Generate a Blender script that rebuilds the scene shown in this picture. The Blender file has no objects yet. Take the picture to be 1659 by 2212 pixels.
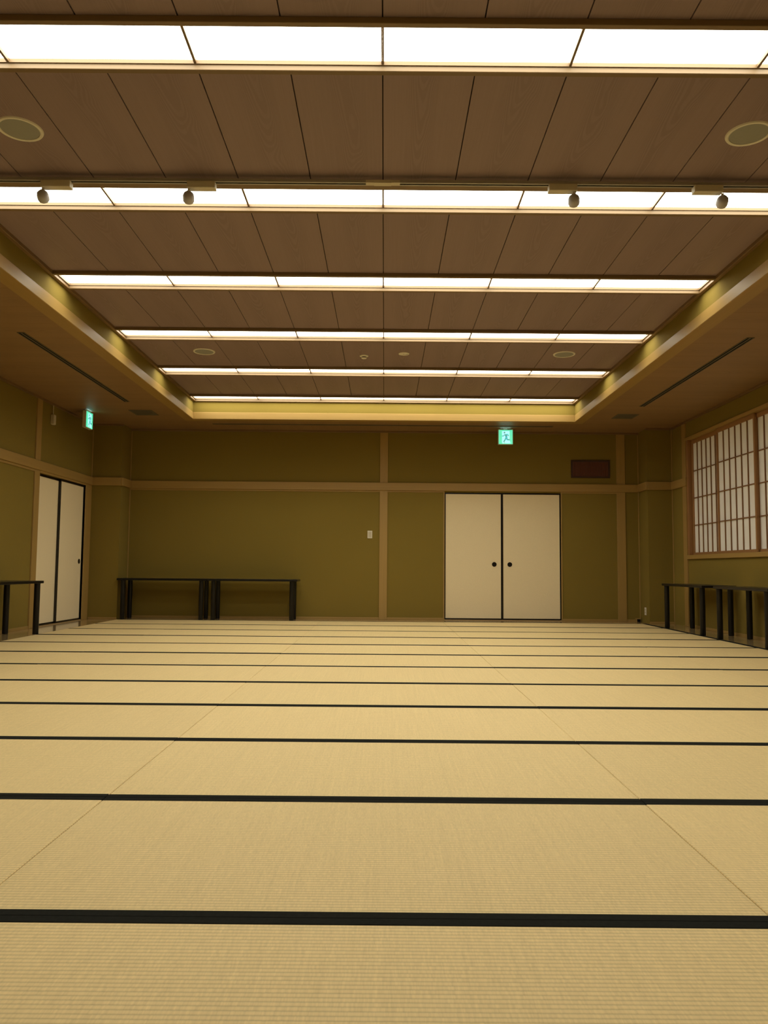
import bpy, bmesh, math, random
from mathutils import Matrix, Vector

random.seed(7)
sc = bpy.context.scene
COL = sc.collection

# ------------------------------------------------------------------ camera
F_PX, PITCH, ROLL, YAW, CAM_H = 1665.0, 0.07402, 0.00835, -0.00091, 0.77832
cd = bpy.data.cameras.new('camera')
cam = bpy.data.objects.new('camera', cd)
COL.objects.link(cam)
fwd = Vector((math.sin(YAW) * math.cos(PITCH), math.cos(YAW) * math.cos(PITCH), math.sin(PITCH)))
rt = Vector((math.cos(YAW), -math.sin(YAW), 0))
up = rt.cross(fwd)
Rv = rt * math.cos(ROLL) + up * math.sin(ROLL)
Uv = up * math.cos(ROLL) - rt * math.sin(ROLL)
m = Matrix((Rv, Uv, -fwd)).transposed().to_4x4()
m.translation = (0, 0, CAM_H)
cam.matrix_world = m
cd.sensor_fit = 'VERTICAL'
cd.sensor_height = 36.0
cd.sensor_width = 27.0
cd.lens = F_PX / 2212.0 * 36.0
cd.clip_start = 0.02
sc.camera = cam

# ------------------------------------------------------------------ world, exposure
w = bpy.data.worlds.new('world')
sc.world = w
w.use_nodes = True
w.node_tree.nodes['Background'].inputs['Color'].default_value = (0.02, 0.02, 0.022, 1)
w.node_tree.nodes['Background'].inputs['Strength'].default_value = 0.3
sc.view_settings.view_transform = 'Standard'
sc.view_settings.look = 'None'
sc.view_settings.gamma = 1.0
sc.view_settings.use_curve_mapping = False
sc.view_settings.exposure = 0.0
sc.cycles.max_bounces = 12
sc.cycles.diffuse_bounces = 6
sc.cycles.glossy_bounces = 4
LAMP_COLOUR = (1.0, 0.965, 0.80)
LAMP_STRENGTH = 8.8

# ------------------------------------------------------------------ dimensions
XL, XR, YB, YC, YF = -4.44, 4.345, 12.0, 11.59, -0.95
ZL, ZC = 2.945, 3.22
COLUMN_L, COLUMN_R = -3.99, 3.97
X0 = -0.0275
ROW0, ROW = 1.785, 0.89147
CO_L, CO_R, CO_B, CO_F = -2.80, 2.755, 11.08, 1.755

# ------------------------------------------------------------------ materials
def new_mat(name):
    mt = bpy.data.materials.new(name)
    mt.use_nodes = True
    nt = mt.node_tree
    return mt, nt, nt.nodes['Principled BSDF']

def N(nt, typ, **kw):
    n = nt.nodes.new(typ)
    for k, v in kw.items():
        setattr(n, k, v)
    return n

def math_node(nt, op, a, b=None, clamp=False):
    n = N(nt, 'ShaderNodeMath', operation=op, use_clamp=clamp)
    for i, v in enumerate((a, b)):
        if v is None:
            continue
        if isinstance(v, (int, float)):
            n.inputs[i].default_value = v
        else:
            nt.links.new(v, n.inputs[i])
    return n.outputs[0]

def mapped(nt, src, scale):
    mp = N(nt, 'ShaderNodeMapping')
    mp.inputs['Scale'].default_value = scale
    nt.links.new(src, mp.inputs['Vector'])
    return mp.outputs[0]

def rnd_coord(nt):
    tc = N(nt, 'ShaderNodeTexCoord')
    oi = N(nt, 'ShaderNodeObjectInfo')
    r = math_node(nt, 'MULTIPLY', oi.outputs['Random'], 17.0)
    cb = N(nt, 'ShaderNodeCombineXYZ')
    for i in range(3):
        nt.links.new(r, cb.inputs[i])
    ad = N(nt, 'ShaderNodeVectorMath', operation='ADD')
    nt.links.new(tc.outputs['Object'], ad.inputs[0])
    nt.links.new(cb.outputs[0], ad.inputs[1])
    return ad.outputs[0], oi.outputs['Random'], tc.outputs['Object']

def shade(nt, bsdf, col, fac, lo, hi):
    """base colour = col * lerp(lo, hi, fac)"""
    mr = N(nt, 'ShaderNodeMapRange')
    mr.inputs['To Min'].default_value = lo
    mr.inputs['To Max'].default_value = hi
    nt.links.new(fac, mr.inputs['Value'])
    vm = N(nt, 'ShaderNodeVectorMath', operation='SCALE')
    vm.inputs[0].default_value = col
    nt.links.new(mr.outputs[0], vm.inputs['Scale'])
    nt.links.new(vm.outputs[0], bsdf.inputs['Base Color'])
    return vm

def bump(nt, bsdf, h, strength, dist):
    b = N(nt, 'ShaderNodeBump')
    b.inputs['Strength'].default_value = strength
    b.inputs['Distance'].default_value = dist
    nt.links.new(h, b.inputs['Height'])
    nt.links.new(b.outputs[0], bsdf.inputs['Normal'])

def wood(name, col, axis, rough=0.5, contrast=0.18, coat=0.0):
    mt, nt, bs = new_mat(name)
    v, rnd, _ = rnd_coord(nt)
    sc_ = [55.0] * 3
    sc_[axis] = 1.6
    nz = N(nt, 'ShaderNodeTexNoise')
    nz.inputs['Scale'].default_value = 1.0
    nz.inputs['Detail'].default_value = 4.0
    nt.links.new(mapped(nt, v, sc_), nz.inputs['Vector'])
    nz2 = N(nt, 'ShaderNodeTexNoise')
    nz2.inputs['Scale'].default_value = 1.0
    s2 = [6.0] * 3
    s2[axis] = 0.5
    nt.links.new(mapped(nt, v, s2), nz2.inputs['Vector'])
    f = math_node(nt, 'ADD', math_node(nt, 'MULTIPLY', nz.outputs[0], 0.6), math_node(nt, 'MULTIPLY', nz2.outputs[0], 0.4))
    f = math_node(nt, 'ADD', f, math_node(nt, 'MULTIPLY', math_node(nt, 'SUBTRACT', rnd, 0.5), 0.15))
    shade(nt, bs, col, f, 1 - contrast, 1 + contrast)
    bs.inputs['Roughness'].default_value = rough
    bs.inputs['Coat Weight'].default_value = coat
    bs.inputs['Coat Roughness'].default_value = 0.12
    return mt

def ceiling_wood(name, col, axis):
    """flat-sawn cedar board: flame figure along the middle, straight grain at the edges"""
    mt, nt, bs = new_mat(name)
    v, rnd, obj = rnd_coord(nt)
    sp = N(nt, 'ShaderNodeSeparateXYZ')
    nt.links.new(obj, sp.inputs[0])
    xa, ya = (sp.outputs[0], sp.outputs[1]) if axis == 1 else (sp.outputs[1], sp.outputs[0])
    sl = [3.5, 3.5, 3.5]
    sl[axis] = 1.3
    n1 = N(nt, 'ShaderNodeTexNoise')
    n1.inputs['Scale'].default_value = 1.0
    n1.inputs['Detail'].default_value = 2.0
    nt.links.new(mapped(nt, v, sl), n1.inputs['Vector'])
    c1 = math_node(nt, 'SUBTRACT', n1.outputs[0], 0.5)
    xs = math_node(nt, 'ADD', xa, math_node(nt, 'MULTIPLY', c1, 0.14))
    xs = math_node(nt, 'ADD', xs, math_node(nt, 'MULTIPLY', math_node(nt, 'SUBTRACT', rnd, 0.5), 0.10))
    x2 = math_node(nt, 'MULTIPLY', math_node(nt, 'MULTIPLY', xs, xs), 800.0)
    g = math_node(nt, 'ADD', x2, math_node(nt, 'MULTIPLY', ya, 5.0))
    g = math_node(nt, 'ADD', g, math_node(nt, 'MULTIPLY', c1, 9.0))
    s = math_node(nt, 'SINE', math_node(nt, 'MULTIPLY', g, 6.2832))
    s = math_node(nt, 'POWER', math_node(nt, 'MAXIMUM', math_node(nt, 'ADD', math_node(nt, 'MULTIPLY', s, 0.5), 0.5), 0.0), 2.5)
    mask = N(nt, 'ShaderNodeMapRange', interpolation_type='SMOOTHSTEP')
    mask.inputs['From Min'].default_value = 0.11
    mask.inputs['From Max'].default_value = 0.02
    nt.links.new(math_node(nt, 'ABSOLUTE', xs), mask.inputs['Value'])
    line = math_node(nt, 'MULTIPLY', s, mask.outputs[0])
    sf = [120.0] * 3
    sf[axis] = 2.0
    n2 = N(nt, 'ShaderNodeTexNoise')
    n2.inputs['Scale'].default_value = 1.0
    n2.inputs['Detail'].default_value = 2.0
    nt.links.new(mapped(nt, v, sf), n2.inputs['Vector'])
    f = math_node(nt, 'SUBTRACT', math_node(nt, 'MULTIPLY', n2.outputs[0], 0.35), math_node(nt, 'MULTIPLY', line, 0.80))
    f = math_node(nt, 'ADD', f, math_node(nt, 'MULTIPLY', rnd, 0.12))
    vm = shade(nt, bs, col, f, 1.0, 1.5)
    bs.inputs['Roughness'].default_value = 0.55
    bs.inputs['Specular IOR Level'].default_value = 0.3
    return mt

def plaster(name, col):
    mt, nt, bs = new_mat(name)
    tc = N(nt, 'ShaderNodeNewGeometry')
    nz = N(nt, 'ShaderNodeTexNoise')
    nz.inputs['Scale'].default_value = 160.0
    nz.inputs['Detail'].default_value = 3.0
    nt.links.new(tc.outputs['Position'], nz.inputs['Vector'])
    nz2 = N(nt, 'ShaderNodeTexNoise')
    nz2.inputs['Scale'].default_value = 0.9
    nt.links.new(tc.outputs['Position'], nz2.inputs['Vector'])
    f = math_node(nt, 'ADD', math_node(nt, 'MULTIPLY', nz.outputs[0], 0.6), math_node(nt, 'MULTIPLY', nz2.outputs[0], 0.4))
    shade(nt, bs, col, f, 0.86, 1.14)
    bump(nt, bs, nz.outputs[0], 0.25, 0.002)
    bs.inputs['Roughness'].default_value = 0.9
    bs.inputs['Specular IOR Level'].default_value = 0.2
    return mt

def paper(name, col, mottled=0.08):
    mt, nt, bs = new_mat(name)
    v, rnd, _ = rnd_coord(nt)
    nz = N(nt, 'ShaderNodeTexNoise')
    nz.inputs['Scale'].default_value = 140.0
    nz.inputs['Detail'].default_value = 3.0
    nt.links.new(v, nz.inputs['Vector'])
    shade(nt, bs, col, nz.outputs[0], 1 - mottled, 1 + mottled)
    bs.inputs['Roughness'].default_value = 0.85
    bs.inputs['Specular IOR Level'].default_value = 0.2
    return mt

def solid(name, col, rough=0.5, metal=0.0, spec=0.5, grain=0.04):
    mt, nt, bs = new_mat(name)
    v, rnd, _ = rnd_coord(nt)
    nz = N(nt, 'ShaderNodeTexNoise')
    nz.inputs['Scale'].default_value = 90.0
    nt.links.new(v, nz.inputs['Vector'])
    shade(nt, bs, col, nz.outputs[0], 1 - grain, 1 + grain)
    bs.inputs['Roughness'].default_value = rough
    bs.inputs['Metallic'].default_value = metal
    bs.inputs['Specular IOR Level'].default_value = spec
    return mt

def emitter(name, col, strength):
    mt, nt, bs = new_mat(name)
    bs.inputs['Base Color'].default_value = (0.8, 0.8, 0.8, 1)
    bs.inputs['Emission Color'].default_value = (*col, 1)
    bs.inputs['Emission Strength'].default_value = strength
    return mt

def tatami(name, col):
    mt, nt, bs = new_mat(name)
    ge = N(nt, 'ShaderNodeNewGeometry')
    oi = N(nt, 'ShaderNodeObjectInfo')
    sp = N(nt, 'ShaderNodeSeparateXYZ')
    nt.links.new(ge.outputs['Position'], sp.inputs[0])
    u = math_node(nt, 'DIVIDE', sp.outputs[1], 0.0145)
    fr = math_node(nt, 'FRACT', u)
    fl = math_node(nt, 'FLOOR', u)
    ridge = math_node(nt, 'POWER', math_node(nt, 'SINE', math_node(nt, 'MULTIPLY', fr, 3.14159)), 0.45)
    cb = N(nt, 'ShaderNodeCombineXYZ')
    nt.links.new(math_node(nt, 'MULTIPLY', sp.outputs[0], 190.0), cb.inputs[0])
    nt.links.new(math_node(nt, 'MULTIPLY', fl, 3.71), cb.inputs[1])
    nz = N(nt, 'ShaderNodeTexNoise')
    nz.inputs['Scale'].default_value = 1.0
    nz.inputs['Detail'].default_value = 1.0
    nt.links.new(cb.outputs[0], nz.inputs['Vector'])
    cb2 = N(nt, 'ShaderNodeCombineXYZ')
    nt.links.new(math_node(nt, 'MULTIPLY', sp.outputs[0], 120.0), cb2.inputs[0])
    nt.links.new(math_node(nt, 'MULTIPLY', sp.outputs[1], 2.2), cb2.inputs[1])
    nt.links.new(math_node(nt, 'MULTIPLY', oi.outputs['Random'], 40.0), cb2.inputs[2])
    nz2 = N(nt, 'ShaderNodeTexNoise')
    nz2.inputs['Scale'].default_value = 1.0
    nz2.inputs['Detail'].default_value = 2.0
    nt.links.new(cb2.outputs[0], nz2.inputs['Vector'])
    f = math_node(nt, 'MULTIPLY', ridge, 0.46)  # shadow lines between the weave ridges, painted into the colour
    f = math_node(nt, 'ADD', f, math_node(nt, 'MULTIPLY', nz.outputs[0], 0.38))
    f = math_node(nt, 'ADD', f, math_node(nt, 'MULTIPLY', nz2.outputs[0], 0.20))
    f = math_node(nt, 'ADD', f, math_node(nt, 'MULTIPLY', math_node(nt, 'SUBTRACT', oi.outputs['Random'], 0.5), 0.08))
    shade(nt, bs, col, f, 0.50, 1.26)
    h = math_node(nt, 'ADD', ridge, math_node(nt, 'MULTIPLY', nz.outputs[0], 0.35))
    bump(nt, bs, h, 0.5, 0.0014)
    bs.inputs['Roughness'].default_value = 0.6
    bs.inputs['Specular IOR Level'].default_value = 0.35
    return mt

WOODC = (0.342, 0.214, 0.060)
M = {
    'tatami': tatami('tatami_rush', (0.735, 0.562, 0.272)),
    'border': solid('tatami_border_cloth', (0.021, 0.021, 0.018), 1.0, spec=0.0, grain=0.2),
    'plaster': plaster('olive_plaster', (0.213, 0.152, 0.029)),
    'ceiling_y': ceiling_wood('cedar_ceiling_lengthwise', (0.240, 0.171, 0.168), 1),
    'ceiling_low': ceiling_wood('cedar_ceiling_back_strip', (0.25, 0.150, 0.070), 1),
    'ceiling_x': ceiling_wood('cedar_ceiling_crosswise', (0.25, 0.150, 0.070), 0),
    'back': solid('ceiling_backing', (0.05, 0.035, 0.025), 0.9),
    'wood_x': wood('cypress_trim_x', WOODC, 0),
    'wood_y': wood('cypress_trim_y', WOODC, 1),
    'wood_z': wood('cypress_trim_z', WOODC, 2),
    'lamp_x': wood('lamp_frame_x', (0.200, 0.128, 0.060), 0),
    'lamp_y': wood('lamp_frame_y', (0.200, 0.128, 0.060), 1),
    'cornice_x': wood('cornice_x', (0.19, 0.11, 0.045), 0),
    'cornice_y': wood('cornice_y', (0.19, 0.11, 0.045), 1),
    'muntin_y': wood('muntin_y', (0.20, 0.09, 0.032), 1),
    'muntin_z': wood('muntin_z', (0.20, 0.09, 0.032), 2),
    'cedar_z': wood('cedar_window_z', (0.30, 0.145, 0.048), 2),
    'cedar_y': wood('cedar_window_y', (0.30, 0.145, 0.048), 1),
    'floor_x': wood('lacquered_floor_board_x', (0.42, 0.29, 0.14), 0, 0.16, 0.12, 0.6),
    'floor_y': wood('lacquered_floor_board_y', (0.42, 0.29, 0.14), 1, 0.16, 0.12, 0.6),
    'fusuma': paper('sliding_door_paper', (0.81, 0.69, 0.455)),
    'shoji': paper('window_screen_paper', (0.80, 0.79, 0.77), 0.03),
    'lacquer': solid('black_lacquer', (0.006, 0.004, 0.0035), 0.25),
    'table': solid('black_table', (0.008, 0.007, 0.006), 0.3, spec=0.28),
    'diffuser': emitter('lamp_diffuser', LAMP_COLOUR, LAMP_STRENGTH),
    'alu': solid('grey_metal', (0.42, 0.40, 0.36), 0.4, 0.6),
    'slot': solid('slot_black', (0.004, 0.004, 0.004), 0.9, spec=0.1),
    'white': solid('white_plastic', (0.72, 0.68, 0.58), 0.45),
    'beige': solid('beige_plastic', (0.55, 0.49, 0.36), 0.5),
    'spot': solid('grey_spot_housing', (0.42, 0.40, 0.41), 0.55),
    'grille': solid('speaker_mesh', (0.29, 0.285, 0.25), 0.8),
    'hatch': solid('grey_vent_enamel', (0.12, 0.10, 0.06), 0.7),
    'redwood': wood('red_stained_slat', (0.12, 0.036, 0.017), 2, 0.6),
    'darkwood': wood('dark_stained_frame', (0.05, 0.020, 0.012), 0, 0.5),
    'sign_green': emitter('sign_green_light', (0.0, 0.72, 0.42), 1.05),
    'sign_white': emitter('sign_white_light', (0.30, 0.95, 0.85), 1.15),
    'sign_added_glow': emitter('sign_added_glow_light', (0.35, 0.85, 1.0), 12.0),  # for the added strip that boosts the ceiling glow over the signs
    'sign_man': emitter('sign_figure_light', (0.0, 0.22, 0.24), 1.0),
}

# ------------------------------------------------------------------ builders
CACHE = {}

def link(name, mesh, loc=(0, 0, 0), parent=None, rot=None):
    o = bpy.data.objects.new(name, mesh)
    COL.objects.link(o)
    if parent is not None:
        o.parent = parent
        o.location = Vector(loc) - PW[parent.name]
        PW[o.name] = Vector(loc)
    else:
        o.location = loc
        PW[o.name] = Vector(loc)
    if rot:
        o.rotation_euler = rot
    return o

PW = {}

def mesh_from(bm, name, mat):
    me = bpy.data.meshes.new(name)
    bm.normal_update()
    bm.to_mesh(me)
    bm.free()
    me.materials.append(M[mat])
    return me

def box(name, x0, x1, y0, y1, z0, z1, mat, parent=None, bevel=0.0):
    d = (round(abs(x1 - x0), 5), round(abs(y1 - y0), 5), round(abs(z1 - z0), 5))
    key = (d, mat, bevel)
    if key not in CACHE:
        bm = bmesh.new()
        bmesh.ops.create_cube(bm, size=1.0)
        bmesh.ops.scale(bm, vec=d, verts=bm.verts)
        if bevel:
            bmesh.ops.bevel(bm, geom=bm.edges[:], offset=bevel, segments=1, affect='EDGES')
        CACHE[key] = mesh_from(bm, name, mat)
    return link(name, CACHE[key], ((x0 + x1) / 2, (y0 + y1) / 2, (z0 + z1) / 2), parent)

def lathe(name, prof, loc, mat, parent=None, seg=32, rot=None, smooth=True):
    """prof: list of (r, z); revolved about local Z"""
    key = ('lathe', tuple(prof), mat, seg)
    if key not in CACHE:
        bm = bmesh.new()
        rings = []
        for r, z in prof:
            if r < 1e-6:
                rings.append([bm.verts.new((0, 0, z))])
            else:
                rings.append([bm.verts.new((r * math.cos(2 * math.pi * i / seg), r * math.sin(2 * math.pi * i / seg), z)) for i in range(seg)])
        for a, b in zip(rings, rings[1:]):
            for i in range(seg):
                j = (i + 1) % seg
                if len(a) == 1 and len(b) == 1:
                    continue
                if len(a) == 1:
                    bm.faces.new((a[0], b[j], b[i]))
                elif len(b) == 1:
                    bm.faces.new((a[i], a[j], b[0]))
                else:
                    bm.faces.new((a[i], a[j], b[j], b[i]))
        bmesh.ops.recalc_face_normals(bm, faces=bm.faces[:])
        me = mesh_from(bm, name, mat)
        if smooth:
            for p in me.polygons:
                p.use_smooth = True
            try:
                me.set_sharp_from_angle(angle=math.radians(40))
            except Exception:
                pass
        CACHE[key] = me
    return link(name, CACHE[key], loc, parent, rot)

def tube(name, pts, r, mat, parent=None, seg=8):
    """bent wire through world points"""
    base = PW[parent.name] if parent else Vector((0, 0, 0))
    bm = bmesh.new()
    pts = [Vector(p) - base for p in pts]
    rings = []
    for i, p in enumerate(pts):
        d = (pts[min(i + 1, len(pts) - 1)] - pts[max(i - 1, 0)]).normalized()
        a = d.cross(Vector((0.31, 0.47, 0.83))).normalized()
        b = d.cross(a)
        rings.append([bm.verts.new(p + (a * math.cos(2 * math.pi * k / seg) + b * math.sin(2 * math.pi * k / seg)) * r) for k in range(seg)])
    for A, B in zip(rings, rings[1:]):
        for k in range(seg):
            bm.faces.new((A[k], A[(k + 1) % seg], B[(k + 1) % seg], B[k]))
    bm.faces.new(rings[0])
    bm.faces.new(rings[-1])
    bmesh.ops.recalc_face_normals(bm, faces=bm.faces[:])
    return link(name, mesh_from(bm, name, mat), base, parent)

def plate(name, axis, pos, thick, u, v, holes, mat, parent=None):
    """slab perpendicular to axis at pos (thickness towards pos+thick) over u=(u0,u1), v=(v0,v1), with rectangular holes"""
    us = sorted(set([u[0], u[1]] + [h[0] for h in holes] + [h[1] for h in holes]))
    vs = sorted(set([v[0], v[1]] + [h[2] for h in holes] + [h[3] for h in holes]))
    us = [a for a in us if u[0] <= a <= u[1]]
    vs = [a for a in vs if v[0] <= a <= v[1]]
    bm = bmesh.new()

    def P(a, b, w_):
        c = [a, b]
        c.insert(axis, w_)
        return c
    ver = {}

    def V(i, j, s):
        if (i, j, s) not in ver:
            ver[(i, j, s)] = bm.verts.new(P(us[i], vs[j], pos + (thick if s else 0)))
        return ver[(i, j, s)]

    def solid_cell(i, j):
        if not (0 <= i < len(us) - 1 and 0 <= j < len(vs) - 1):
            return False
        cu, cv = (us[i] + us[i + 1]) / 2, (vs[j] + vs[j + 1]) / 2
        return not any(h[0] < cu < h[1] and h[2] < cv < h[3] for h in holes)
    for i in range(len(us) - 1):
        for j in range(len(vs) - 1):
            if not solid_cell(i, j):
                continue
            for s in (0, 1):
                bm.faces.new((V(i, j, s), V(i + 1, j, s), V(i + 1, j + 1, s), V(i, j + 1, s)))
            for di, dj, a, b in ((-1, 0, (i, j), (i, j + 1)), (1, 0, (i + 1, j), (i + 1, j + 1)), (0, -1, (i, j), (i + 1, j)), (0, 1, (i, j + 1), (i + 1, j + 1))):
                if not solid_cell(i + di, j + dj):
                    bm.faces.new((V(*a, 0), V(*b, 0), V(*b, 1), V(*a, 1)))
    bmesh.ops.recalc_face_normals(bm, faces=bm.faces[:])
    return link(name, mesh_from(bm, name, mat), (0, 0, 0), parent)

def empty(name, loc):
    o = bpy.data.objects.new(name, None)
    COL.objects.link(o)
    o.location = loc
    o.empty_display_size = 0.1
    PW[o.name] = Vector(loc)
    return o

def tag(o, label, cat, group=None, kind=None):
    o['label'] = label
    o['category'] = cat
    if group:
        o['group'] = group
    if kind:
        o['kind'] = kind
    return o

TRIM = [0]

def trim(x0, x1, y0, y1, z0, z1, mat, label, bevel=0.003):
    TRIM[0] += 1
    o = box('trim_%d' % TRIM[0], x0, x1, y0, y1, z0, z1, mat, None, bevel)
    return tag(o, label, 'trim', None, 'structure')

ORD = ['first', 'second', 'third', 'fourth', 'fifth', 'sixth', 'seventh', 'eighth', 'ninth']

# ------------------------------------------------------------------ floor: slab, boards, tatami
floor = plate('floor', 2, -0.16, 0.10, (XL - 0.1, XR + 0.1), (YF - 0.1, YB + 0.1), [], 'back')
tag(floor, 'tatami floor of pale straw mats with black cloth borders and wooden edge boards', 'floor', None, 'structure')
T_L, T_R = -3.975, 3.848
xs = [T_L, X0 - 2.73, X0 - 0.91, X0 + 0.91, X0 + 2.73, T_R]
BW = 0.0315
for k in range(-3, 11):
    y0, y1 = ROW0 + ROW * k, ROW0 + ROW * (k + 1)
    for i in range(5):
        dz = random.uniform(-0.0012, 0.0006)
        dy = random.uniform(-0.002, 0.002)
        a, b = xs[i] + 0.0008, xs[i + 1] - 0.0008
        mat_ = box('tatami_mat', a, b, y0 + 0.001 + dy, y1 - 0.001 + dy, -0.055 + dz, dz, 'tatami', floor, 0.002)
        for e0, e1 in ((y0 + 0.0005, y0 + BW), (y1 - BW, y1 - 0.0005)):
            box('mat_border', a, b, e0 + dy, e1 + dy, -0.05 + dz, 0.0018 + dz, 'border', mat_, 0.0012)
Y_T0 = ROW0 - 3 * ROW
Y_T1 = ROW0 + 11 * ROW
# boards around the mats
n = 5
for i in range(n):
    a = Y_T0 + (YC - Y_T0) * i / n
    b = Y_T0 + (YC - Y_T0) * (i + 1) / n
    box('floor_board', XL, T_L - 0.001, a + 0.0004, b - 0.0004, -0.058, 0.0, 'floor_y', floor, 0.001)
    box('floor_board', T_R + 0.058, XR, a + 0.0004, b - 0.0004, -0.058, 0.0, 'floor_y', floor, 0.001)
    box('edge_strip', T_R + 0.001, T_R + 0.057, a, b, -0.058, 0.0015, 'border', floor)
for i in range(3):
    a = COLUMN_L + (COLUMN_R - COLUMN_L) * i / 3
    b = COLUMN_L + (COLUMN_R - COLUMN_L) * (i + 1) / 3
    box('floor_board', a + 0.0004, b - 0.0004, Y_T1 + 0.002, YB, -0.058, 0.0, 'floor_x', floor, 0.001)
    box('floor_board', XL + (XR - XL) * i / 3, XL + (XR - XL) * (i + 1) / 3, YF, Y_T0 - 0.002, -0.058, 0.0, 'floor_x', floor, 0.001)

# ------------------------------------------------------------------ walls
DB = (0.935, 2.748, 0.0, 1.985)      # back door opening x0 x1 z0 z1
DL = (9.82, 11.375, 0.0, 1.985)      # left door opening y0 y1 z0 z1
WN = (7.02, 11.00, 0.975, 2.69)      # window opening y0 y1 z0 z1
o = plate('wall_back', 1, YB, 0.15, (XL - 0.1, XR + 0.1), (-0.06, ZL + 0.1), [DB], 'plaster')
tag(o, 'olive plaster back wall with sliding doors and wooden posts', 'wall', None, 'structure')
o = plate('wall_left', 0, XL, -0.15, (YF - 0.1, YB + 0.1), (-0.06, ZL + 0.1), [DL], 'plaster')
tag(o, 'olive plaster wall with narrow sliding doors beside the left tables', 'wall', None, 'structure')
o = plate('wall_right', 0, XR, 0.15, (YF - 0.1, YB + 0.1), (-0.06, ZL + 0.1), [WN], 'plaster')
tag(o, 'olive plaster wall around the paper screened window', 'wall', None, 'structure')
o = plate('wall_front', 1, YF, -0.15, (XL - 0.1, XR + 0.1), (-0.06, ZL + 0.1), [], 'plaster')
tag(o, 'olive plaster end wall opposite the back wall', 'wall', None, 'structure')
o = plate('wall_corner_left', 1, YC, YB - YC, (XL, COLUMN_L), (-0.06, ZL + 0.05), [], 'plaster')
tag(o, 'olive plaster corner pier between left doors and back wall', 'wall', None, 'structure')
o = plate('wall_corner_right', 1, YC, YB - YC, (COLUMN_R, XR), (-0.06, ZL + 0.05), [], 'plaster')
tag(o, 'olive plaster corner pier between back wall and window', 'wall', None, 'structure')
# dark backing behind the sliding doors and the window
o = box('wall_behind_doors', DB[0] - 0.1, DB[1] + 0.1, YB + 0.10, YB + 0.14, -0.06, 2.1, 'plaster')
tag(o, 'plaster behind the back sliding doors', 'wall', None, 'structure')
o = box('wall_behind_side_doors', XL - 0.14, XL - 0.10, DL[0] - 0.1, DL[1] + 0.1, -0.06, 2.1, 'plaster')
tag(o, 'plaster behind the left sliding doors', 'wall', None, 'structure')
o = box('wall_behind_window', XR + 0.11, XR + 0.15, WN[0] - 0.1, WN[1] + 0.1, 0.9, 2.8, 'plaster')
tag(o, 'plaster behind the window screens', 'wall', None, 'structure')

# posts
PP = 0.018
NZ0, NZ1, NP = 2.005, 2.127, 0.035     # wall rail
trim(-0.080, 0.045, YB - PP, YB + 0.01, 0, ZL, 'wood_z', 'pale wooden post in the middle of the back wall')
trim(3.622, 3.756, YB - PP, YB + 0.01, 0, ZL, 'wood_z', 'pale wooden post on the back wall between the red grille and the right corner')
trim(DB[0] - 0.020, DB[0], YB - 0.010, YB + 0.05, 0, NZ0, 'wood_z', 'thin wooden jamb left of the back sliding doors')
trim(DB[1], DB[1] + 0.020, YB - 0.010, YB + 0.05, 0, NZ0, 'wood_z', 'thin wooden jamb right of the back sliding doors')
trim(XL - 0.02, XL + PP, 9.68, DL[0], 0, ZL, 'wood_z', 'pale wooden post before the left sliding doors')
trim(XL - 0.09, XL + 0.012, DL[1], YC, 0, NZ0, 'wood_z', 'wide wooden jamb between the left sliding doors and the corner pier')
trim(XR - PP, XR + 0.02, 11.03, 11.16, 0, ZL, 'wood_z', 'slim wooden post between corner pier and window')
trim(XL, XL + PP, 5.75, 5.89, 0, ZL, 'wood_z', 'wooden post on the left wall closer to the viewer')
trim(XL, XL + PP, 1.85, 1.99, 0, ZL, 'wood_z', 'wooden post on the left wall beside the viewer')
trim(XR - PP, XR, 6.86, 6.99, 0, ZL, 'wood_z', 'wooden post on the right wall past the window')
# thin corner beads
trim(COLUMN_L, COLUMN_L + 0.014, YB - 0.010, YB, 0, ZL, 'wood_z', 'thin corner strip where back wall meets left pier', 0.002)
trim(COLUMN_R - 0.014, COLUMN_R, YB - 0.010, YB, 0, ZL, 'wood_z', 'thin corner strip where back wall meets right pier', 0.002)
trim(XL, XL + 0.012, YC - 0.016, YC, NZ1, ZL, 'wood_z', 'thin corner strip above the left doors', 0.002)
trim(XR - 0.012, XR, YC - 0.016, YC, 0, ZL, 'wood_z', 'thin corner strip beside the right pier', 0.002)
# rails (nageshi) with a thinner board below
def rail(x0, x1, y0, y1, mat, label):
    trim(x0, x1, y0, y1, NZ0, NZ1, mat, label, 0.004)
rail(COLUMN_L, COLUMN_R, YB - NP, YB + 0.01, 'wood_x', 'long wooden rail across the back wall above the doors')
rail(COLUMN_L, COLUMN_L + NP, YC - NP, YB - NP, 'wood_y', 'short wooden rail on the side of the left pier')
rail(XL + NP, COLUMN_L, YC - NP, YC + 0.01, 'wood_x', 'short wooden rail across the left pier')
rail(XL - 0.01, XL + NP, YF, YC, 'wood_y', 'long wooden rail along the left wall above the doors')
rail(COLUMN_R - NP, COLUMN_R, YC - NP, YB - NP, 'wood_y', 'short wooden rail on the side of the right pier')
rail(COLUMN_R, XR - NP, YC - NP, YC + 0.01, 'wood_x', 'short wooden rail across the right pier')
rail(XR - NP, XR + 0.01, 11.0, YC, 'wood_y', 'short wooden rail between right pier and window')
rail(XR - NP, XR + 0.01, YF, WN[0], 'wood_y', 'wooden rail along the right wall past the window')
rail(XL, XR, YF, YF + NP, 'wood_x', 'wooden rail across the end wall')
KZ = 1.980
trim(COLUMN_L, -0.080, YB - 0.012, YB, KZ, NZ0, 'wood_x', 'thin board under the back rail, above the dark tables', 0.002)
trim(0.045, DB[0] - 0.02, YB - 0.012, YB, KZ, NZ0, 'wood_x', 'thin board under the back rail beside the middle post', 0.002)
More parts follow.
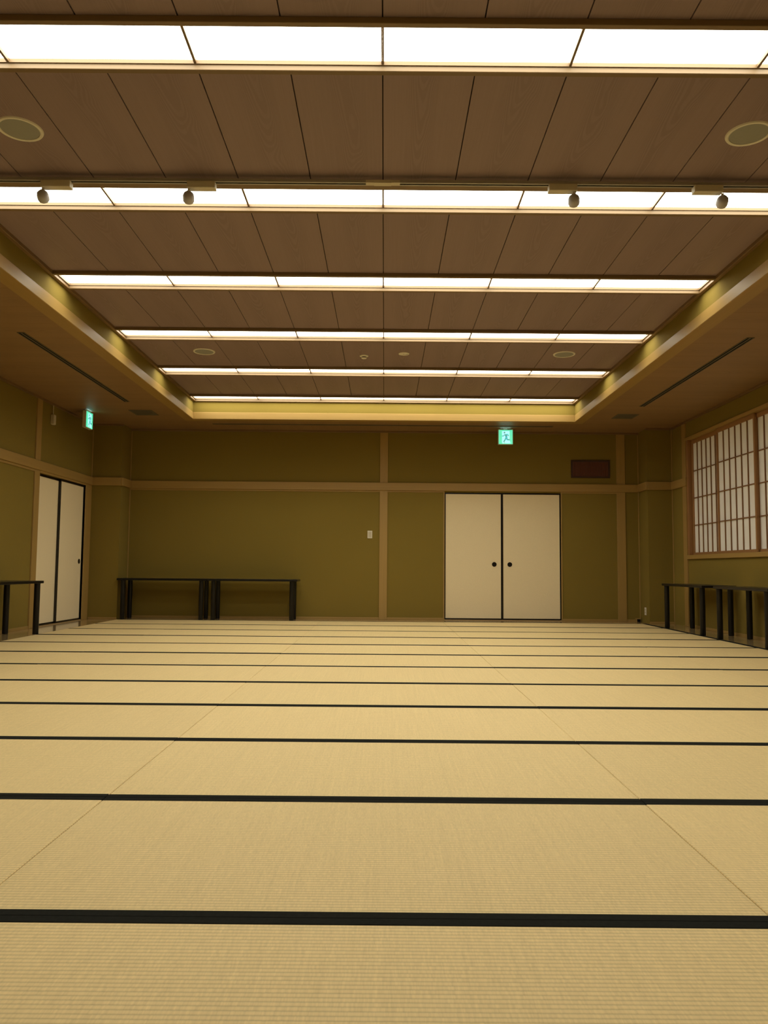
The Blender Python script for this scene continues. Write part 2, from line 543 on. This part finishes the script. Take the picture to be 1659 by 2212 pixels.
trim(DB[1] + 0.02, 3.622, YB - 0.012, YB, KZ, NZ0, 'wood_x', 'thin board under the back rail right of the doors', 0.002)
trim(XL, XL + 0.014, YF, 9.68, KZ - 0.005, NZ0, 'wood_y', 'thin board under the left rail', 0.002)
trim(XL, XL + 0.02, 9.82, DL[1], KZ, NZ0, 'wood_y', 'door head over the left sliding doors', 0.002)
# ceiling cornices
trim(COLUMN_L, COLUMN_R, YB - 0.03, YB, ZL - 0.03, ZL, 'cornice_x', 'cornice strip along the top of the back wall', 0.003)
trim(XL, XL + 0.03, YF, YC, ZL - 0.03, ZL, 'cornice_y', 'cornice strip along the top of the left wall', 0.003)
trim(XR - 0.03, XR, YF, YC, ZL - 0.03, ZL, 'cornice_y', 'cornice strip along the top of the right wall', 0.003)
trim(XL + 0.03, COLUMN_L + 0.02, YC - 0.02, YC, ZL - 0.03, ZL, 'cornice_x', 'cornice strip on top of the left pier', 0.003)
trim(COLUMN_R - 0.02, XR - 0.03, YC - 0.02, YC, ZL - 0.03, ZL, 'cornice_x', 'cornice strip on top of the right pier', 0.003)
# baseboards
def baseboard(name, *a, label):
    tag(box(name, *a, None, 0.002), label, 'baseboard', None, 'structure')
for nm, b, lb in (
    ('baseboard_back', (COLUMN_L, DB[0] - 0.02, YB - 0.010, YB, 0.0, 0.035, 'wood_x'), 'low skirting strip on the back wall behind the tables'),
    ('baseboard_back_right', (DB[1] + 0.02, COLUMN_R, YB - 0.010, YB, 0.0, 0.035, 'wood_x'), 'low skirting strip on the back wall right of the doors'),
    ('baseboard_left', (XL, XL + 0.010, YF, 9.68, 0.0, 0.035, 'wood_y'), 'low skirting strip on the left wall'),
    ('baseboard_right', (XR - 0.010, XR, YF, 11.03, 0.0, 0.035, 'wood_y'), 'low skirting strip on the wall under the window'),
    ('baseboard_corner_left', (XL + 0.02, COLUMN_L, YC - 0.010, YC, 0.0, 0.030, 'wood_x'), 'low skirting strip on the left pier'),
    ('baseboard_corner_right', (COLUMN_R, XR, YC - 0.010, YC, 0.0, 0.030, 'wood_x'), 'low skirting strip on the right pier'),
):
    o = box(nm, *b, None, 0.002)
    tag(o, lb, 'skirting', None, 'structure')

# ------------------------------------------------------------------ sliding doors
def fusuma(num, axis, a0, a1, face, z0, z1, pull, label):
    """axis 0: panel runs along X on plane Y=face (faces -Y); axis 1: runs along Y on plane X=face (faces +X)"""
    s = 0.018
    if axis == 0:
        root = empty('door_%d' % num, ((a0 + a1) / 2, face, z0))
        B = lambda n_, u0, u1, d0, d1, zz0, zz1, mt, bv: box(n_, u0, u1, face + d0, face + d1, zz0, zz1, mt, root, bv)
    else:
        root = empty('door_%d' % num, (face, (a0 + a1) / 2, z0))
        B = lambda n_, u0, u1, d0, d1, zz0, zz1, mt, bv: box(n_, face - d1, face - d0, u0, u1, zz0, zz1, mt, root, bv)
    pn = B('panel', a0 + s * 0.5, a1 - s * 0.5, 0.004, 0.022, z0 + 0.01, z1 - 0.01, 'fusuma', 0)
    B('stile', a0, a0 + s, 0.0, 0.026, z0, z1, 'lacquer', 0.002)
    B('stile', a1 - s, a1, 0.0, 0.026, z0, z1, 'lacquer', 0.002)
    B('rail', a0 + s, a1 - s, 0.0, 0.026, z1 - 0.02, z1, 'lacquer', 0.002)
    B('rail', a0 + s, a1 - s, 0.0, 0.026, z0, z0 + 0.02, 'lacquer', 0.002)
    prof = [(0.0, 0.001), (0.026, 0.001), (0.030, 0.005), (0.036, 0.005), (0.037, 0.0)]
    if axis == 0:
        lathe('pull', prof, (pull, face + 0.004, 0.866), 'lacquer', pn, 28, (math.radians(90), 0, 0))
    else:
        lathe('pull', prof, (face - 0.004, pull, 0.856), 'lacquer', pn, 28, (0, math.radians(90), 0))
    return tag(root, label, 'sliding door', 'paper sliding doors', 'structure')

mid = 1.8325
fusuma(1, 0, DB[0], mid - 0.0005, YB + 0.012, 0.012, 1.980, 1.711, 'cream paper sliding door with black frame on the back wall, nearer the middle post')
fusuma(2, 0, mid + 0.0005, DB[1], YB + 0.012, 0.012, 1.980, 1.952, 'cream paper sliding door with black frame on the back wall, nearer the window')
fusuma(3, 1, DL[0], 10.585, XL - 0.052, 0.012, 1.972, 9.88, 'cream paper sliding door in the left wall, nearer the viewer, partly behind a table')
fusuma(4, 1, 10.555, DL[1], XL - 0.020, 0.012, 1.972, 11.285, 'cream paper sliding door in the left wall next to the corner pier')
trim(DB[0], DB[1], YB, YB + 0.09, -0.005, 0.010, 'floor_x', 'wooden threshold under the back sliding doors', 0.001)
trim(XL - 0.09, XL, DL[0], DL[1], -0.005, 0.010, 'floor_y', 'wooden threshold under the left sliding doors', 0.001)

# ------------------------------------------------------------------ window and paper screens
win = empty('window_1', (XR, (WN[0] + WN[1]) / 2, WN[2]))
box('sill', XR - 0.035, XR + 0.10, WN[0] - 0.02, WN[1] + 0.02, WN[2] - 0.02, WN[2] + 0.038, 'wood_y', win, 0.003)
box('head', XR - 0.025, XR + 0.10, WN[0] - 0.02, WN[1] + 0.02, WN[3] - 0.032, WN[3] + 0.008, 'wood_y', win, 0.003)
box('jamb', XR - 0.012, XR + 0.10, WN[1] - 0.045, WN[1] + 0.018, WN[2] + 0.038, WN[3] - 0.032, 'cedar_z', win, 0.003)
box('jamb', XR - 0.012, XR + 0.10, WN[0] - 0.018, WN[0] + 0.045, WN[2] + 0.038, WN[3] - 0.032, 'cedar_z', win, 0.003)
tag(win, 'wide wooden window frame high on the right wall above the tables', 'window', None, 'structure')

def shoji(y0, y1, x, label):
    z0, z1 = WN[2] + 0.039, WN[3] - 0.033
    r = empty('shoji_screen', (x + 0.015, (y0 + y1) / 2, z0))
    st = 0.032
    box('stile', x, x + 0.03, y0, y0 + st, z0, z1, 'cedar_z', r, 0.002)
    box('stile', x, x + 0.03, y1 - st, y1, z0, z1, 'cedar_z', r, 0.002)
    box('rail', x, x + 0.03, y0 + st, y1 - st, z1 - 0.055, z1, 'cedar_y', r, 0.002)
    box('rail', x, x + 0.03, y0 + st, y1 - st, z0, z0 + 0.035, 'cedar_y', r, 0.002)
    a, b = y0 + st, y1 - st
    for i in range(1, 6):
        yy = a + (b - a) * i / 6
        box('muntin', x + 0.004, x + 0.018, yy - 0.0058, yy + 0.0058, z0 + 0.035, z1 - 0.055, 'muntin_z', r)
    for zz in (2.207, 1.822, 1.434):
        box('cross_bar', x + 0.0035, x + 0.0185, a, b, zz - 0.006, zz + 0.006, 'muntin_y', r)
    box('paper', x + 0.0185, x + 0.0195, a - 0.01, b + 0.01, z0 + 0.02, z1 - 0.03, 'shoji', r)
    return tag(r, label, 'window screen', 'paper window screens')

shoji(10.005, 10.955, XR + 0.042, 'paper lattice screen at the far end of the window, next to the corner post')
shoji(9.005, 10.055, XR + 0.008, 'paper lattice screen second from the corner post, overlapping its neighbours')
shoji(8.020, 9.050, XR + 0.042, 'paper lattice screen third from the corner post, cut by the right edge of the photo')
shoji(7.065, 8.065, XR + 0.008, 'paper lattice screen at the near end of the window, fourth from the corner post')

# ------------------------------------------------------------------ ceilings
ceil = plate('ceiling', 2, 3.240, 0.08, (CO_L - 0.05, CO_R + 0.05), (CO_F - 0.05, CO_B + 0.05), [], 'back')
tag(ceil, 'raised brown wooden board ceiling between the light strips', 'ceiling', None, 'structure')
SLOT_W = 0.30
FAR = [11.045, 9.51, 8.025, 6.54, 5.055, 3.575, 2.09]
sx = [CO_L] + [X0 + 0.455 * k for k in range(-5, 6)] + [CO_R]
GAP = 0.0032
edges = []
for i, f in enumerate(FAR):
    near = f - SLOT_W
    nxt = FAR[i + 1] if i + 1 < len(FAR) else CO_F - 0.004
    edges.append((nxt + 0.006, near - 0.006))
for a, b in edges:
    if b - a < 0.05:
        continue
    for j in range(12):
        box('ceiling_board', sx[j] + GAP, sx[j + 1] - GAP, a, b, ZC, 3.239, 'ceiling_y', ceil)

# perimeter moulding of the raised ceiling
ZT = 3.19
trim(CO_L, CO_L + 0.036, CO_F, CO_B, ZT, ZC + 0.002, 'cornice_y', 'moulding along the left edge of the raised ceiling')
trim(CO_R - 0.036, CO_R, CO_F, CO_B, ZT, ZC + 0.002, 'cornice_y', 'moulding along the right edge of the raised ceiling')

# olive sides of the recess and the beam below
for nm, a, lb in (
    ('wall_recess_left', (CO_L - 0.04, CO_L, CO_F - 0.04, CO_B + 0.04, 3.03, 3.24), 'olive plaster side of the ceiling recess on the left'),
    ('wall_recess_right', (CO_R, CO_R + 0.04, CO_F - 0.04, CO_B + 0.04, 3.03, 3.24), 'olive plaster side of the ceiling recess on the right'),
    ('wall_recess_back', (CO_L, CO_R, CO_B, CO_B + 0.04, 3.03, 3.24), 'olive plaster end of the ceiling recess over the back wall'),
    ('wall_recess_front', (CO_L, CO_R, CO_F - 0.04, CO_F, 3.03, 3.24), 'olive plaster end of the ceiling recess above the viewer'),
):
    tag(box(nm, *a, 'plaster'), lb, 'wall', None, 'structure')
BZ = 2.934
trim(CO_L - 0.142, CO_L + 0.004, CO_F - 0.14, CO_B + 0.14, BZ, 3.036, 'wood_y', 'long wooden beam edging the ceiling recess on the left', 0.004)
trim(CO_R - 0.004, CO_R + 0.142, CO_F - 0.14, CO_B + 0.14, BZ, 3.036, 'wood_y', 'long wooden beam edging the ceiling recess on the right', 0.004)
trim(CO_L + 0.004, CO_R - 0.004, CO_B - 0.004, CO_B + 0.14, BZ, 3.036, 'wood_x', 'wooden beam edging the ceiling recess at the back', 0.004)
trim(CO_L + 0.004, CO_R - 0.004, CO_F - 0.14, CO_F + 0.004, BZ, 3.036, 'wood_x', 'wooden beam edging the ceiling recess above the viewer', 0.004)

# lower ceiling ring
low = plate('ceiling_lower', 2, ZL + 0.018, 0.06, (XL - 0.1, XR + 0.1), (YF - 0.1, YB + 0.1), [(CO_L - 0.02, CO_R + 0.02, CO_F - 0.02, CO_B + 0.02)], 'back')
tag(low, 'lower board ceiling running around the light recess along the walls', 'ceiling', None, 'structure')
S = 0.4375
y = 5.875 + S * 14
ys = [YB]
while y > YF + 0.1:
    if y < YB - 0.1:
        ys.append(y)
    y -= S
ys.append(YF)
for a, b in zip(ys[1:], ys):
    for x0, x1 in ((XL, CO_L - 0.138), (CO_R + 0.138, XR)):
        box('ceiling_board', x0, x1, a + 0.0012, b - 0.0012, ZL, ZL + 0.018, 'ceiling_x', low)
bx0, bx1 = CO_L - 0.138, CO_R + 0.138
nb = 13
for i in range(nb):
    a = bx0 + (bx1 - bx0) * i / nb
    b = bx0 + (bx1 - bx0) * (i + 1) / nb
    box('ceiling_board', a + 0.0012, b - 0.0012, CO_B + 0.136, YB, ZL, ZL + 0.018, 'ceiling_low', low)
    box('ceiling_board', a + 0.0012, b - 0.0012, YF, CO_F - 0.136, ZL, ZL + 0.018, 'ceiling_low', low)

# ------------------------------------------------------------------ light strips
LX0, LX1 = CO_L + 0.036, CO_R - 0.036
mx = [LX0] + [X0 + 0.91 * k for k in range(-2, 3)] + [LX1]
for i, f in enumerate(FAR):
    nr = f - SLOT_W
    t = empty('ceiling_light', (X0, (f + nr) / 2, 3.24))
    near_w = 0.067 if i == 4 else 0.030
    box('trim_board', LX0, LX1, nr - near_w, nr, ZT, ZC, 'lamp_x', t, 0.002)
    box('trim_board', LX0, LX1, f, f + 0.033, ZT, ZC, 'lamp_x', t, 0.002)
    fb = 0.007
    box('frame_bar', LX0, LX1, nr - 0.005, nr + fb, 3.217, 3.24, 'lamp_x', t)
    box('frame_bar', LX0, LX1, f - fb, f + 0.005, 3.217, 3.24, 'lamp_x', t)
    box('frame_bar', LX0 - 0.004, LX0 + fb + 0.004, nr + fb, f - fb, 3.217, 3.24, 'lamp_y', t)
    box('frame_bar', LX1 - fb - 0.004, LX1 + 0.004, nr + fb, f - fb, 3.217, 3.24, 'lamp_y', t)
    for x in mx[1:-1]:
        box('mullion', x - 0.0064, x - 0.0004, nr + fb, f - fb, 3.219, 3.2385, 'lamp_y', t)
        box('mullion', x + 0.0004, x + 0.0064, nr + fb, f - fb, 3.219, 3.2385, 'lamp_y', t)
    for j in range(6):
        box('diffuser', mx[j] + 0.0004, mx[j + 1] - 0.0004, nr + 0.001, f - 0.001, 3.2365, 3.2395, 'diffuser', t)
    if i == 0:
        lb = 'glowing white ceiling light strip, first from the back wall'
    elif i == 4:
        lb = 'glowing white ceiling light strip fifth from the back wall, behind the track spotlights'
    else:
        lb = 'glowing white ceiling light strip, %s from the back wall' % ORD[i]
    tag(t, lb, 'ceiling light', 'glowing ceiling light strips')

# ------------------------------------------------------------------ spotlight track
TY0, TY1, TZ0, TZ1 = 4.622, 4.6878, 3.172, 3.19
TY1 = 4.662
tr = empty('lighting_track', (X0, 4.64, TZ1))
for a, b in ((CO_L + 0.04, -0.135), (0.078, CO_R - 0.04)):
    box('track_rail', a, b, TY0, TY0 + 0.012, TZ0, TZ1 + 0.001, 'alu', tr)
    box('track_rail', a, b, TY1 - 0.012, TY1, TZ0, TZ1 + 0.001, 'alu', tr)
    box('track_slot', a, b, TY0 + 0.012, TY1 - 0.012, TZ0 + 0.006, TZ1, 'slot', tr)
box('connector', -0.083, 0.024, TY0 - 0.001, TY1 + 0.001, TZ0 - 0.002, TZ1, 'beige', tr, 0.001)
box('end_cap', -0.135, -0.083, TY0, TY1, TZ0, TZ1, 'beige', tr, 0.001)
box('end_cap', 0.024, 0.078, TY0, TY1, TZ0, TZ1, 'beige', tr, 0.001)
tag(tr, 'slim grey lighting track along the fifth light strip', 'lighting track')

def spotlight(x0, x1, hx, label):
    cy = (TY0 + TY1) / 2
    r = empty('spotlight', ((x0 + x1) / 2, cy, TZ0))
    box('adapter', x0, x1, cy - 0.029, cy + 0.026, 3.128, TZ0, 'beige', r, 0.003)
    c = Vector((hx, cy + 0.002, 3.082))
    lathe('swivel', [(0, 0), (0.008, 0), (0.008, 0.02), (0, 0.02)], (hx, cy, 3.109), 'white', r, 12)
    tube('yoke', [(hx - 0.037, c.y, c.z + 0.006), (hx - 0.038, c.y, c.z + 0.040), (hx + 0.038, c.y, c.z + 0.040), (hx + 0.037, c.y, c.z + 0.006)], 0.0012, 'alu', r, 6)
    # round can aimed away from the viewer and down: rounded back, open rim
    prof = [(0, 0.030), (0.016, 0.029), (0.027, 0.024), (0.033, 0.014), (0.0355, 0.0), (0.0355, -0.030), (0.033, -0.030), (0.031, -0.022), (0, -0.022)]
    rot = (math.radians(80), 0, math.radians(14 if hx < 0 else -14))
    h = lathe('head', prof, c, 'spot', r, 36, rot)
    return tag(r, label, 'spotlight', 'track spotlights')

spotlight(-2.153, -1.969, -2.147, 'small round grey track spotlight at the left end of the track')
spotlight(-1.244, -1.069, -1.238, 'small round grey track spotlight, second from the left')
spotlight(1.003, 1.178, 1.162, 'small round grey track spotlight, third from the left')
spotlight(1.905, 2.083, 2.087, 'small round grey track spotlight at the right end of the track')

# ------------------------------------------------------------------ speakers, detectors
def speaker(x, y_, label):
    r = empty('ceiling_speaker', (x, y_, ZC))
    lathe('rim', [(0.104, -0.001), (0.104, -0.006), (0.112, -0.009), (0.120, -0.007), (0.124, 0.0)], (x, y_, ZC), 'white', r, 40)
    lathe('grille', [(0.0, -0.006), (0.08, -0.0055), (0.1045, -0.003)], (x, y_, ZC), 'grille', r, 40)
    return tag(r, label, 'speaker', 'round ceiling speakers')

speaker(-2.06, 4.145, 'round ceiling speaker above the track, left side')
speaker(2.015, 4.135, 'round ceiling speaker above the track, right side')
speaker(-2.06, 8.57, 'small looking round ceiling speaker between far light strips, left side')
speaker(2.016, 8.565, 'small looking round ceiling speaker between far light strips, right side')
sm = empty('smoke_detector', (-0.252, 8.687, ZC))
lathe('base', [(0.0, 0), (0.050, 0), (0.050, -0.008), (0.043, -0.014), (0.032, -0.016), (0, -0.016)], (-0.252, 8.687, ZC), 'white', sm)
lathe('sensor_cage', [(0.026, -0.014), (0.026, -0.026)], (-0.252, 8.687, ZC), 'slot', sm)
lathe('cap', [(0.030, -0.024), (0.030, -0.032), (0.022, -0.037), (0, -0.037), (0, -0.024), (0.030, -0.024)], (-0.252, 8.687, ZC), 'white', sm)
tag(sm, 'small white smoke detector with a hanging sensor cap', 'smoke detector')
em = empty('emergency_lamp', (0.203, 8.597, ZC))
lathe('plate', [(0.0, -0.006), (0.055, -0.006), (0.061, -0.004), (0.062, 0)], (0.203, 8.597, ZC), 'white', em)
for dx, dy in ((0.0, 0.0), (0.026, 0.006), (0.042, -0.004)):
    lathe('opening', [(0.0, -0.0066), (0.009, -0.0066), (0.009, -0.004)], (0.203 + dx, 8.597 + dy, ZC), 'grille', em, 14)
tag(em, 'flat round white emergency lamp plate beside the smoke detector', 'emergency lamp')

# ------------------------------------------------------------------ air slots and vents in the lower ceiling
def air_slot(axis, c, a, b, wd, label):
    r = empty('air_slot', (c, (a + b) / 2, ZL) if axis == 1 else ((a + b) / 2, c, ZL))
    def B(nm, d0, d1, e0, e1, z0, z1, mt):
        if axis == 1:
            box(nm, c + d0, c + d1, e0, e1, z0, z1, mt, r)
        else:
            box(nm, e0, e1, c + d0, c + d1, z0, z1, mt, r)
    h = wd / 2
    wm = 'wood_y' if axis == 1 else 'wood_x'
    B('slot', -h, h, a, b, ZL - 0.002, ZL + 0.001, 'slot')
    B('edge_strip', -h - 0.004, -h + 0.004, a, b, ZL - 0.006, ZL + 0.001, 'hatch')
    B('middle_blade', -0.007, 0.007, a, b, ZL - 0.006, ZL + 0.001, 'hatch')
    B('edge_strip', h - 0.004, h + 0.004, a, b, ZL - 0.006, ZL + 0.001, 'hatch')
    B('end_cap', -h - 0.004, h + 0.004, a - 0.006, a, ZL - 0.006, ZL + 0.001, 'hatch')
    B('end_cap', -h - 0.004, h + 0.004, b, b + 0.006, ZL - 0.006, ZL + 0.001, 'hatch')
    return tag(r, label, 'air vent', 'linear ceiling air slots')

air_slot(1, -3.395, 7.02, 9.975, 0.062, 'long dark linear air slot in the ceiling on the left')
air_slot(1, 3.375, 7.0, 10.012, 0.062, 'long dark linear air slot in the ceiling on the right')
air_slot(0, 11.50, -2.60, 2.52, 0.055, 'long dark linear air slot in the ceiling over the back wall')

def vent(x0, x1, y0, y1, label):
    r = empty('ceiling_vent', ((x0 + x1) / 2, (y0 + y1) / 2, ZL))
    box('panel', x0 + 0.02, x1 - 0.02, y0 + 0.02, y1 - 0.02, ZL - 0.002, ZL + 0.001, 'hatch', r)
    for a in ((x0, x1, y0, y0 + 0.02), (x0, x1, y1 - 0.02, y1), (x0, x0 + 0.02, y0 + 0.02, y1 - 0.02), (x1 - 0.02, x1, y0 + 0.02, y1 - 0.02)):
        box('frame', *a, ZL - 0.006, ZL + 0.001, 'hatch', r, 0.001)
    k = 9
    for i in range(k):
        yy = y0 + 0.035 + (y1 - y0 - 0.07) * i / (k - 1)
        box('louver', x0 + 0.02, x1 - 0.02, yy - 0.008, yy + 0.008, ZL - 0.005, ZL - 0.002, 'hatch', r)
    return tag(r, label, 'air vent', 'square ceiling vents')

vent(-3.555, -3.235, 10.52, 10.87, 'square dark vent in the ceiling near the left exit sign')
vent(3.215, 3.51, 10.535, 10.845, 'square dark vent in the ceiling near the right corner pier')

# ------------------------------------------------------------------ exit signs
def stroke(bm, pts, wd, z):
    for (ax, ay), (bx_, by) in zip(pts, pts[1:]):
        d = Vector((bx_ - ax, by - ay))
        nrm = Vector((-d.y, d.x)).normalized() * wd / 2
        e = d.normalized() * wd * 0.25
        q = [Vector((ax, ay)) - e + nrm, Vector((ax, ay)) - e - nrm, Vector((bx_, by)) + e - nrm, Vector((bx_, by)) + e + nrm]
        bm.faces.new([bm.verts.new((p.x, p.y, z)) for p in q])

def poly(bm, pts, z):
    bm.faces.new([bm.verts.new((p[0], p[1], z)) for p in pts])

def exit_sign(loc, wd, ht, rotz, label):
    """loc = top centre of the lit face; the face looks along local -Y"""
    root = empty('exit_sign', loc)
    root.rotation_euler = (0, 0, rotz)
    def part(nm, bm, mt, sol=0.0015):
        # drawing plane (u right 0..1, v down 0..1) -> local X, Z with depth towards -Y
        for v_ in bm.verts:
            u_, w_, d_ = v_.co
            v_.co = ((u_ - 0.5) * wd, -d_, -w_ * ht)
        fs = bm.faces[:]
        ext = bmesh.ops.extrude_face_region(bm, geom=fs)
        vs = [g for g in ext['geom'] if isinstance(g, bmesh.types.BMVert)]
        bmesh.ops.translate(bm, verts=vs, vec=(0, -sol, 0))
        bmesh.ops.recalc_face_normals(bm, faces=bm.faces[:])
        o_ = bpy.data.objects.new(nm, mesh_from(bm, nm, mt))
        COL.objects.link(o_)
        o_.parent = root
        return o_
    def lbox(nm, x0, x1, y0, y1, z0, z1, mt, bv=0.0):
        o_ = box(nm, x0, x1, y0, y1, z0, z1, mt, None, bv)
        loc_ = o_.location.copy()
        o_.parent = root
        o_.location = loc_
        return o_
    e = 0.008
    lbox('housing', -wd / 2 - e, wd / 2 + e, 0.001, 0.050, -ht - e, e, 'beige', 0.003)
    lbox('bezel', -wd / 2 - e, wd / 2 + e, -0.006, 0.001, 0.0, e, 'beige', 0.001)
    lbox('added_glow_strip', -wd / 2 + 0.03, wd / 2 - 0.03, 0.003, 0.012, e - 0.001, e + 0.0003, 'sign_added_glow')  # hidden emitter added to strengthen the sign's glow on the ceiling
    lbox('hanger', -0.03, 0.03, 0.012, 0.038, e, ZL - loc[2], 'hatch', 0.001)
    bm = bmesh.new(); poly(bm, [(0, 0), (1, 0), (1, 1), (0, 1)], 0.0); panel = part('lit_panel', bm, 'sign_green', 0.003)
    bm = bmesh.new(); poly(bm, [(0.24, 0.08), (0.78, 0.08), (0.78, 0.72), (0.86, 0.96), (0.28, 0.96), (0.24, 0.85)], 0.0032); part('doorway', bm, 'sign_white', 0.001).parent = panel
    bm = bmesh.new()
    poly(bm, [(0.415 + 0.062 * math.cos(a * math.pi / 10), 0.195 + 0.062 * math.sin(a * math.pi / 10)) for a in range(20)], 0.0045)
    poly(bm, [(0.42, 0.305), (0.60, 0.295), (0.615, 0.52), (0.50, 0.56)], 0.0045)
    stroke(bm, [(0.44, 0.33), (0.35, 0.43), (0.25, 0.44)], 0.062, 0.0045)
    stroke(bm, [(0.56, 0.315), (0.63, 0.32), (0.70, 0.42)], 0.062, 0.0045)
    stroke(bm, [(0.53, 0.52), (0.46, 0.70), (0.365, 0.83)], 0.088, 0.0045)
    stroke(bm, [(0.57, 0.50), (0.60, 0.69), (0.78, 0.70)], 0.088, 0.0045)
    stroke(bm, [(0.37, 0.89), (0.46, 0.95)], 0.035, 0.0045)
    part('running_figure', bm, 'sign_man', 0.0005).parent = panel
    return tag(root, label, 'exit sign', 'lit green exit signs')

exit_sign((1.84, 11.67, 2.918), 0.212, 0.217, 0.0, 'green running man exit sign hanging over the back sliding doors')
exit_sign((-4.115, 10.59, 2.918), 0.225, 0.217, math.radians(90), 'green running man exit sign hanging beside the left wall, seen at an angle')

# ------------------------------------------------------------------ wall fittings
g = empty('wall_grille', (3.216, YB, 2.228))
gx0, gx1, gz0, gz1 = 2.913, 3.519, 2.228, 2.508
box('backing', gx0 + 0.02, gx1 - 0.02, YB - 0.006, YB, gz0 + 0.02, gz1 - 0.02, 'darkwood', g)
for a in ((gx0, gx1, gz0, gz0 + 0.026), (gx0, gx1, gz1 - 0.03, gz1), (gx0, gx0 + 0.026, gz0 + 0.026, gz1 - 0.03), (gx1 - 0.026, gx1, gz0 + 0.026, gz1 - 0.03)):
    box('frame', a[0], a[1], YB - 0.022, YB, a[2], a[3], 'darkwood', g, 0.002)
ns = 26
for i in range(ns):
    xx = gx0 + 0.036 + (gx1 - gx0 - 0.072) * i / (ns - 1)
    box('slat', xx - 0.0075, xx + 0.0075, YB - 0.016, YB - 0.006, gz0 + 0.026, gz1 - 0.03, 'redwood', g)
tag(g, 'reddish brown slatted wall grille above the doors', 'wall grille')

s_ = empty('light_switch', (-0.228, YB, 1.255))
pl = box('plate', -0.265, -0.191, YB - 0.007, YB, 1.255, 1.374, 'white', s_, 0.003)
for i in range(4):
    for j in range(2):
        xx, zz = -0.265 + 0.016 + j * 0.023, 1.255 + 0.018 + i * 0.0215
        box('rocker', xx, xx + 0.019, YB - 0.011, YB - 0.006, zz, zz + 0.018, 'beige', s_, 0.001)
tag(s_, 'small white light switch plate beside the middle post', 'light switch')

q = empty('wall_outlet', (COLUMN_R, 11.765, 0.117))
pl = box('plate', COLUMN_R - 0.007, COLUMN_R, 11.73, 11.80, 0.117, 0.232, 'white', q, 0.002)
for zz in (0.145, 0.185):
    box('socket', COLUMN_R - 0.010, COLUMN_R - 0.006, 11.748, 11.782, zz, zz + 0.024, 'beige', q, 0.001)
tag(q, 'small white outlet plate low on the right pier', 'outlet')

q = empty('cable_box', (3.925, 11.955, 0.0))
box('body', 3.890, 3.944, 11.93, 11.985, 0.0, 0.044, 'slot', q, 0.002)
for a in ((3.880, 3.890, 0.0, 0.054), (3.944, 3.948, 0.0, 0.054), (3.890, 3.944, 0.044, 0.054)):
    box('frame', a[0], a[1], 11.928, 11.987, a[2], a[3], 'wood_x', q)
tag(q, 'small black box on the floor in the right back corner', 'cable box')

q = empty('wall_sensor', (XL, 10.13, 2.655))
box('body', XL, XL + 0.048, 10.095, 10.165, 2.655, 2.79, 'beige', q, 0.008)
box('bracket', XL, XL + 0.010, 10.10, 10.16, 2.665, 2.78, 'white', q, 0.002)
tube('conduit', [(XL + 0.02, 10.13, 2.785), (XL + 0.02, 10.13, 2.915)], 0.005, 'beige', q)
tag(q, 'small beige sensor box with a thin conduit high on the left wall', 'sensor')

# ------------------------------------------------------------------ tables
TH = 0.612
def table(cx, cy, lx, ly, insx, insy, label, dz=0.0):
    r = empty('table', (cx, cy, 0))
    box('tabletop', cx - lx / 2, cx + lx / 2, cy - ly / 2, cy + ly / 2, TH - 0.030, TH, 'table', r, 0.004)
    for sx_ in (-1, 1):
        for sy_ in (-1, 1):
            lathe('leg', [(0.0, 0.0), (0.031, 0.0), (0.033, 0.003), (0.033, TH - 0.034), (0.046, TH - 0.030), (0, TH - 0.030)],
                  (cx + sx_ * (lx / 2 - insx), cy + sy_ * (ly / 2 - insy), 0.002), 'table', r, 24)
    return tag(r, label, 'table', 'low black tables along the walls')

table(-3.312, 11.72, 1.34, 0.42, 0.085, 0.045, 'black table against the back wall in the left corner')
table(-1.962, 11.72, 1.34, 0.42, 0.085, 0.045, 'black table against the back wall, closer to the light switch')
table(-4.168, 8.315, 0.425, 1.37, 0.038, 0.085, 'black table by the left wall, cut by the photo edge')
table(4.075, 10.10, 0.42, 1.36, 0.038, 0.085, 'black table under the window, nearer the corner pier')
table(4.075, 8.455, 0.42, 1.30, 0.038, 0.085, 'black table under the window, nearer the viewer')
